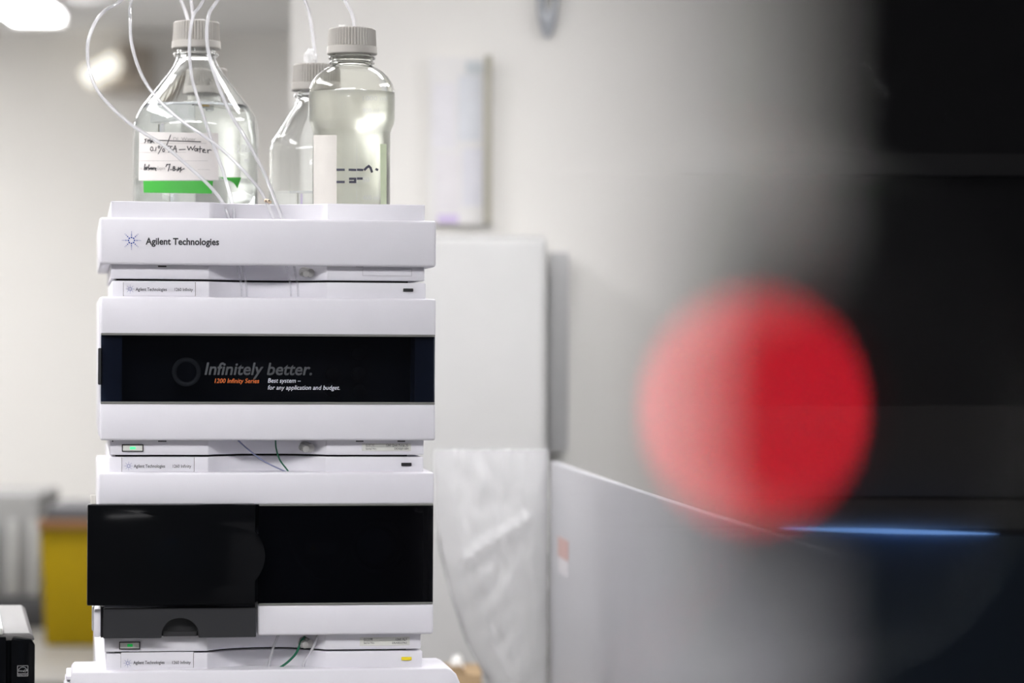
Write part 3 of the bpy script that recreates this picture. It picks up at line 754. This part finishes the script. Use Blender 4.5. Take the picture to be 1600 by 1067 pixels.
chan('drain_tube', 'clear tube in the lowest channel, right of the green line', [(497, 992, .02), (489, 1012, .014), (478, 1030, .018), (473, 1044, .022)], 0.0013, M_TUBE, 'tube', 'clear tubes in the lowest channel')

# ------------------------------------------------------------------ printer at the lower left
pr = P(55.5, 1001, 2.93)
PRN = Matrix.Translation((pr.x, pr.y, BENCH)) @ Matrix.Rotation(math.radians(11), 4, 'Z')
tp = thing('printer', 'black desktop printer with a silver lid, only its corner in view', 'printer', PRN)
H = pr.z - BENCH
M_SILVER = mat('silver_lid', (0.12, 0.115, 0.112), 0.45, var=0.04, scale=60, bump=0.15, bscale=1200)
M_LIDGREY = mat('lid_glass', (0.22, 0.22, 0.23), 0.25, var=0.03)
emit('body', box(-0.44, -0.001, 0.01, 0.33, 0.004, H-0.001, 0.004), M_BLACK, tp, PRN)
emit('front_panel', prism([(-0.024, 0.01), (-0.0005, 0.01), (-0.0005, H-0.004), (-0.004, H+0.0015), (-0.022, H+0.004), (-0.024, H)], 0.0, 0.012, 'Y', 0.001, 2), M_BLACKGLOSS, tp, PRN)
emit('front_panel', prism([(-0.44, 0.01), (-0.029, 0.01), (-0.029, H+0.004), (-0.44, H+0.004)], 0.001, 0.012, 'Y', 0.001, 2), M_BLACKGLOSS, tp, PRN)
emit('groove', cyl((-0.0265, 0.012, H*0.5+0.004), (0, 0, 1), 0.005, H-0.002, 20), M_BLACKGLOSS, tp, PRN)
lidp = [(-0.44, H), (-0.0005, H), (-0.002, H+0.0045), (-0.006, H+0.0075), (-0.44, H+0.0085)]
emit('lid', prism(lidp, 0.006, 0.32, 'Y', 0.0012, 2), M_SILVER, tp, PRN)
lf = emit('lid_frame', join(box(-0.036, -0.032, 0.004, 0.32, H+0.006, H+0.0115, 0.001), box(-0.40, -0.032, 0.004, 0.016, H+0.006, H+0.0115, 0.001)), M_PLUG, tp, PRN)
emit('lid_window', box(-0.40, -0.036, 0.016, 0.31, H+0.006, H+0.010), M_LIDGREY, tp, PRN)
emit('foot', box(-0.43, -0.01, 0.02, 0.32, 0.0, 0.005), M_BLACK, tp, PRN)
# efficiency mark printed on the front
sc = 1/1558.0
mx, mz = -0.0125, H - 0.0300
def mp(x, y): return Vector((mx + x*sc, -0.0003, mz - y*sc))
mark = strokes(mp, [[(-8, -8), (8, -8), (8, 8), (-8, 8), (-8, -8)], [(-8, 4.4), (8, 4.4)], loop(0, 1.5, 7, 7.5, 12, 190, 350), [(-6, 1), (-4, -0.8), (-2.5, 1), (-1, -0.5), (0.5, 1), (3, -1.5), (6, -0.5), (7, -2)], [(1, 1), (4, 1.5), (6, 0)]], 0.7)
mark = join(mark, fit_text('ENERGY STAR', -6.8, 6.8, 7.2, 5.2, mp, 0.0))
emit('efficiency_mark', mark, mat('print_pale', (0.32, 0.32, 0.33), 0.6, var=0), tp, PRN)

# ------------------------------------------------------------------ blurred things behind
def wbox(px0, px1, py0, py1, d0, d1, bev=0.004):
    a = P(px0, py1, d0); b = P(px1, py0, d0)
    return box(a.x, b.x, d0, d1, a.z, b.z, bev)
# yellow bin on the far bench
M_YEL = mat('yellow_plastic', (0.33, 0.225, 0.002), 0.6, spec=0.15, var=0.03)
a = P(64, 1005, 5.9); b = P(190, 818, 5.9)
yb = thing('yellow_bin', 'yellow plastic bin with a dark lid on the far bench', 'bin', Matrix.Translation(((a.x+b.x)/2, 6.0, BENCH)))
w = b.x-a.x
bm = NB()
lo = [bm.verts.new(v) for v in ((a.x+0.006, 5.905, BENCH), (b.x-0.006, 5.905, BENCH), (b.x-0.006, 6.12, BENCH), (a.x+0.006, 6.12, BENCH))]
hi = [bm.verts.new(v) for v in ((a.x-0.004, 5.895, b.z), (b.x+0.004, 5.895, b.z), (b.x+0.004, 6.13, b.z), (a.x-0.004, 6.13, b.z))]
bm.faces.new(lo[::-1]); bm.faces.new(hi)
for i in range(4): bm.faces.new((lo[i], lo[(i+1) % 4], hi[(i+1) % 4], hi[i]))
sharp_bevel(bm, 0.008, 3)
emit('body', bm, M_YEL, yb)
emit('rim', box(a.x-0.007, b.x+0.007, 5.888, 6.137, b.z-0.012, b.z+0.006, 0.003), mat('brown_rim', (0.20, 0.09, 0.03), 0.5), yb)
emit('lid', prism([(a.x, b.z+0.005), (b.x, b.z+0.005), (b.x-0.012, b.z+0.036), (a.x+0.014, b.z+0.036)], 5.9, 6.12, 'Y', 0.004, 2), mat('grey_lid', (0.09, 0.09, 0.095), 0.5), yb)
# grey ribbed case beside the bin
a = P(-60, 930, 6.3); b = P(60, 772, 6.3)
gi = thing('grey_case', 'grey ribbed equipment case left of the yellow bin', 'case', Matrix.Translation(((a.x+b.x)/2, 6.4, BENCH)))
emit('body', box(a.x, b.x, 6.30, 6.60, BENCH+0.06, b.z, 0.008), mat('case_grey', (0.24, 0.24, 0.235), 0.5), gi)
emit('base', box(a.x-0.005, b.x+0.02, 6.27, 6.61, BENCH, BENCH+0.062, 0.004), mat('case_dark', (0.035, 0.035, 0.038), 0.5), gi)
for q in (-42, -15, 18, 52):
    x = P(q, 860, 6.28).x
    emit('rib', box(x-0.010, x+0.010, 6.282, 6.304, BENCH+0.065, b.z-0.055, 0.004), mat('case_pale', (0.36, 0.36, 0.35), 0.5), gi)
# lamp on the far wall
c = P(166, 108, 8.0)
lw = thing('wall_lamp', 'small cream lamp tilted on a brown bracket high on the far wall', 'wall lamp', Matrix.Translation((c.x, FAR, c.z)))
R = Matrix.Translation(c) @ Matrix.Rotation(math.radians(-30), 4, 'Y')
emit('lamp_head', box(-0.065, 0.045, -0.06, 0.06, -0.024, 0.026, 0.012, 3), mat('lamp_cream', (0.9, 0.88, 0.8), 0.4, var=0, emit=(1.0, 0.96, 0.86), estr=0.8), lw, R)
emit('back_plate', box(c.x+0.02, c.x+0.11, 8.05, FAR, c.z-0.05, c.z+0.07, 0.006), mat('bracket_brown', (0.46, 0.41, 0.35), 0.5), lw)
emit('arm', box(c.x+0.035, c.x+0.065, 7.98, 8.06, c.z-0.01, c.z+0.075, 0.004), mat('bracket_brown', (0.46, 0.41, 0.35), 0.5), lw)
emit('shelf_bracket', box(c.x-0.02, c.x+0.10, 8.0, FAR, c.z-0.055, c.z-0.04, 0.003), mat('bracket_brown', (0.46, 0.41, 0.35), 0.5), lw)
# notice board on the partition
d = PART
a = P(668, 350, d-0.03); b = P(769, 88, d-0.03)
nb = thing('notice_board', 'pale notice board with pinned papers and an olive frame on the partition', 'notice board', Matrix.Translation(((a.x+b.x)/2, d, a.z)))
M_OLIVE = mat('olive_frame', (0.36, 0.345, 0.28), 0.5)
emit('panel', box(a.x, b.x, d-0.02, d, a.z, b.z), mat('board_felt', (0.76, 0.75, 0.74), 0.8, var=0.03, scale=8), nb)
emit('frame', box(b.x-0.012, b.x, d-0.05, d, a.z, b.z, 0.002), M_OLIVE, nb)
for nm, (p0, p1, q0, q1), col in (('paper', (676, 712, 130, 232), (0.74, 0.73, 0.76)), ('paper', (716, 752, 118, 220), (0.68, 0.70, 0.74)), ('paper', (680, 718, 240, 330), (0.74, 0.72, 0.74)), ('paper', (722, 754, 232, 322), (0.70, 0.70, 0.75)), ('note', (684, 716, 336, 348), (0.60, 0.50, 0.74)), ('note', (728, 754, 96, 115), (0.58, 0.62, 0.64))):
    u, v = P(p0, q1, d-0.02), P(p1, q0, d-0.02)
    emit(nm, box(u.x, v.x, d-0.0225, d-0.02, u.z, v.z), mat(f'paper_{p0}', col, 0.8), nb)
# loop of grey hose on the partition
c = P(856, 2, d-0.02)
hp = thing('hanging_cable', 'small coil of grey cable hanging high on the partition', 'cable', Matrix.Translation((c.x, d, c.z+0.06)))
emit('coil', join(torus(c, (0, 1, 0.05), 0.014, 0.0055, 28, 10, 0.9, 3.1), torus(c + Vector((0.004, -0.008, 0.006)), (0.1, 1, 0), 0.013, 0.005, 28, 10, 0.8, 2.9)), mat('grey_cable', (0.42, 0.44, 0.47), 0.4), hp)
emit('hook', join(cyl((c.x, d-0.02, c.z+0.05), (0, 1, 0), 0.004, 0.04, 12), cyl((c.x, d-0.04, c.z+0.056), (0, 0, 1), 0.004, 0.018, 12)), M_SILVER, hp)
# refrigerator
M_FRIDGE = mat('white_enamel', (0.45, 0.45, 0.442), 0.35, var=0.01)
d = 4.42
b = P(855, 366, d)
fr = thing('refrigerator', 'tall white refrigerator against the partition behind the stack', 'refrigerator', Matrix.Translation((b.x-0.27, d+0.18, 0)))
emit('body', box(b.x-0.54, b.x-0.002, d+0.05, PART-0.01, 0.03, b.z, 0.006), M_FRIDGE, fr)
emit('door', box(b.x-0.54, b.x, d, d+0.045, 0.08, b.z-0.004, 0.012, 3), M_FRIDGE, fr)
emit('handle', box(b.x-0.52, b.x-0.50, d-0.04, d, 1.1, 1.5, 0.006), M_SILVER, fr)
emit('plinth', box(b.x-0.53, b.x-0.01, d+0.06, PART-0.02, 0.0, 0.035), M_CHARCOAL, fr)
# added grey strip, its colour standing for the shade right of the refrigerator
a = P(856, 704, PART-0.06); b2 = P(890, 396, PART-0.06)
gd = thing('shade_strip', 'grey upright strip standing for the shade on the partition right of the refrigerator', 'shade strip', Matrix.Translation(((a.x+b2.x)/2, PART, a.z)))
M_SHADESTRIP = mat('shade_grey', (0.44, 0.44, 0.44), 0.5, var=0.03)
emit('channel', box(a.x+0.004, b2.x-0.004, PART-0.05, PART, a.z, b2.z), M_SHADESTRIP, gd)
emit('cover', box(a.x, b2.x, PART-0.062, PART-0.048, a.z-0.002, b2.z+0.002, 0.003), M_SHADESTRIP, gd)
# white cabinet on the back counter
M_CABW = mat('cabinet_lavender_white', (0.47, 0.47, 0.495), 0.4, var=0.02)
a = P(860, 721, 3.9); b = P(928, 744, 3.48)
CABM = Matrix.Translation((a.x, a.y, 0)) @ Matrix.Rotation(math.atan2(b.x-a.x, a.y-b.y), 4, 'Z')
cb = thing('bench_screen', 'thin white screen panel with a small red sticker, beside the plastic bag', 'screen', CABM)
hc = a.z; lc = 2.45                  # it runs from the far corner towards the viewer
dr = emit('panel', box(0.0, 0.010, -lc, 0, 0.03, hc, 0.002, 2), M_CABW, cb, CABM)
for k in (-0.25, -1.2, -2.2): emit('foot', box(-0.02, 0.25, k-0.03, k+0.03, 0.0, 0.032, 0.003), M_CHARCOAL, cb, CABM)
o_, d_ = CABM.inverted() @ CAM_M.translation, CABM.inverted().to_3x3() @ ray(880, 856)
q = o_ + d_*(-o_.x/d_.x)
emit('sticker', box(-0.001, 0.0, q.y-0.055, q.y+0.045, q.z-0.013, q.z+0.012), mat('sticker_red', (0.60, 0.40, 0.37), 0.6), dr, CABM)
emit('sticker', box(-0.001, 0.0, q.y-0.055, q.y+0.04, q.z-0.034, q.z-0.015), mat('sticker_pale', (0.72, 0.70, 0.72), 0.6), dr, CABM)
# clear plastic bag
def bag():
    bm = NB(); NU, NV = 44, 60; D0 = 3.88
    def left(y):
        pts = [(700, 676), (780, 678), (860, 687), (930, 704), (1000, 727), (1067, 762), (1160, 800)]
        for (y0, x0), (y1, x1) in zip(pts, pts[1:]):
            if y <= y1: return x0 + (x1-x0)*max(0, (y-y0))/(y1-y0)
        return pts[-1][1]
    YB = 533.5 + (CAM_Z-BENCH)*FPX/D0 - 3
    def surf(side):
        g = []
        for j in range(NV+1):
            y = 702 + (YB-702)*j/NV; row = []
            for i in range(NU+1):
                u = i/NU; x = left(y) + (858-left(y))*u
                bulge = math.sin(math.pi*u)**0.6 * (0.35+0.65*min(1, j/NV*2.2))
                n = noise.fractal(Vector((x*0.02, y*0.008, side*7.3)), 0.7, 2.0, 4)
                cr = abs(noise.noise(Vector(((x+y*0.7)*0.022, (y-x*0.6)*0.010, side*3.1))))
                s = ((x-728)*0.838 + (y-875)*-0.546); tt = ((x-728)*0.546 + (y-875)*0.838)
                ridge = math.exp(-(tt/9.0)**2) * (1 if -5 < s < 125 else math.exp(-((s-60)/62)**2))
                dep = D0 + side*0.035*bulge + 0.010*n*min(1, 4*u*(1-u)+0.15) - 0.012*cr*bulge + (-0.016*ridge if side < 0 else 0)
                row.append(bm.verts.new(P(x, y, dep)))
            g.append(row)
        return g
    f, b = surf(-1), surf(1)
    for j in range(NV):
        for i in range(NU):
            bm.faces.new((f[j][i], f[j][i+1], f[j+1][i+1], f[j+1][i])); bm.faces.new((b[j][i+1], b[j][i], b[j+1][i], b[j+1][i+1]))
    bmesh.ops.remove_doubles(bm, verts=bm.verts[:], dist=0.0005)
    return bm
bo = emit('plastic_bag', bag(), film('clear_polythene', (0.96, 0.96, 0.97), (0.95, 0.95, 0.96), 0.30, 0.12, 1.25), origin=(P(770, 1000, 3.9).x, 3.9, BENCH), angle=70)
tag(bo, 'crumpled clear plastic bag standing beside the white cabinet', 'bag')
# brown carton behind
a = P(700, 1067, 4.1); b = P(752, 1040, 4.1)
bx = thing('cardboard_carton', 'small brown carton on the counter at the foot of the plastic bag', 'carton', Matrix.Translation(((a.x+b.x)/2, 4.17, BENCH)))
M_CARD = mat('cardboard', (0.36, 0.25, 0.14), 0.8, var=0.1)
emit('box_body', box(a.x-0.03, b.x, 4.1, 4.24, BENCH, b.z-0.012, 0.002), M_CARD, bx)
emit('flap', prism([(a.x-0.03, b.z-0.012), (b.x-0.02, b.z-0.012), (b.x-0.028, b.z), (a.x-0.03, b.z-0.004)], 4.1, 4.104, 'Y'), M_CARD, bx)
emit('packing_paper', prism([(a.x, b.z-0.012), (a.x+0.022, b.z-0.012), (a.x+0.016, b.z+0.006), (a.x+0.004, b.z+0.004)], 4.12, 4.2, 'Y', 0.003), M_PLUG, bx)

# ------------------------------------------------------------------ black display close to the viewer
DD, DL = 0.19, 0.315              # front panel and, deeper, the red indicator behind the notch in its edge
ds = thing('display_panel', 'glossy black display on a floor stand filling the blurred right side', 'display', Matrix.Translation((0.2, DD+0.1, 0)))
M_SCREEN = mat('screen_black', (0.0035, 0.0036, 0.0042), 0.015, spec=0.5, var=0)
ex = P(1084, 533, DD).x
lp = P(1178, 640, DL); lx, lz = lp.x, lp.z
q = P(1178, 640, DD); nr = 0.0072
h_ = math.sqrt(nr*nr - (q.x-ex)**2)
poly = [(0.26, 1.38), (0.26, 1.74), (ex, 1.74), (ex, q.z+h_)]
a1 = math.atan2(h_, ex-q.x)
for i in range(1, 24):
    a = a1 - 2*a1*i/24
    poly.append((q.x + nr*math.cos(a), q.z + nr*math.sin(a)))
poly += [(ex, q.z-h_), (ex, 1.38)]
emit('front_panel', prism(poly, DD, DD+0.003, 'Y'), M_SCREEN, ds)
emit('housing', box(lx+0.016, 0.255, DD+0.003, DD+0.15, 1.385, 1.735, 0.002), M_BLACK, ds)
bh = emit('lamp_plate', box(lx-0.0102, lx+0.04, DL+0.003, DL+0.011, lz-0.0165, lz+0.0165, 0.002), M_BLACK, ds)
emit('lamp_bezel', torus((lx, DL+0.0028, lz), (0, 1, 0), 0.0042, 0.0010, 28, 8), M_BLACK, bh)
led = NB(); bmesh.ops.create_uvsphere(led, u_segments=24, v_segments=12, radius=1)
bmesh.ops.transform(led, matrix=Matrix.Translation((lx, DL+0.0005, lz)) @ Matrix.Diagonal((0.0014, 0.0015, 0.0030, 1)), verts=led.verts[:])
emit('indicator_lamp', led, mat('red_indicator', (0.5, 0.01, 0.02), 0.4, var=0, emit=(1.0, 0.012, 0.035), estr=15.0), bh)
emit('post', cyl((0.2, DD+0.20, 0.77), (0, 0, 1), 0.022, 1.5, 28), M_CHARCOAL, ds)
emit('bracket', box(0.15, 0.25, DD+0.148, DD+0.215, 1.42, 1.54, 0.004), M_CHARCOAL, ds)
emit('base', cyl((0.2, DD+0.20, 0.012), (0, 0, 1), 0.16, 0.024, 48, 0.004), M_CHARCOAL, ds)

# ------------------------------------------------------------------ what the display mirrors: a cupboard behind the viewer
yc = -(3.0 - 2*DD)                # mirrored distance of three metres
def mz_(py): return CAM_Z + (533.5-py)/FPX*3.0
kc = thing('rear_cupboard', 'grey cupboard with a thin blue light strip, mirrored in the black display', 'cupboard', Matrix.Translation((0.5, yc-0.25, 0)))
K = lambda n, c: mat(n, c, 0.5, var=0.03)
emit('carcass', box(-0.10, 1.30, yc-0.50, yc-0.02, 0.0, 2.05, 0.004), K('cupboard_dark', (0.20, 0.20, 0.21)), kc)
emit('shelf_edge', box(-0.10, 1.30, yc-0.02, yc, mz_(270), mz_(235), 0.002), K('cupboard_mid', (0.42, 0.42, 0.43)), kc)
emit('drawer', box(-0.10, 1.30, yc-0.02, yc, mz_(772), mz_(630), 0.002), K('cupboard_light', (0.55, 0.53, 0.53)), kc)
emit('drawer', box(-0.10, 1.30, yc-0.02, yc, mz_(822), mz_(777), 0.002), K('cupboard_light', (0.55, 0.53, 0.53)), kc)
emit('lower_door', box(-0.10, 1.30, yc-0.02, yc-0.002, 0.06, mz_(832), 0.003), K('cupboard_blue', (0.22, 0.32, 0.46)), kc)
ls = lathe([(0.0, -0.115), (0.0009, -0.10), (0.0022, -0.05), (0.0027, 0.0), (0.0022, 0.05), (0.0009, 0.10), (0.0, 0.115)], 12)
emit('light_strip', ls, mat('blue_strip', (0.2, 0.4, 0.9), 0.4, var=0, emit=(0.22, 0.45, 1.0), estr=16.0), kc, Matrix.Translation((0.387, yc+0.003, mz_(826.5))) @ Matrix.Rotation(math.radians(1.2), 4, 'Y') @ Matrix.Rotation(math.radians(90), 4, 'Y'))
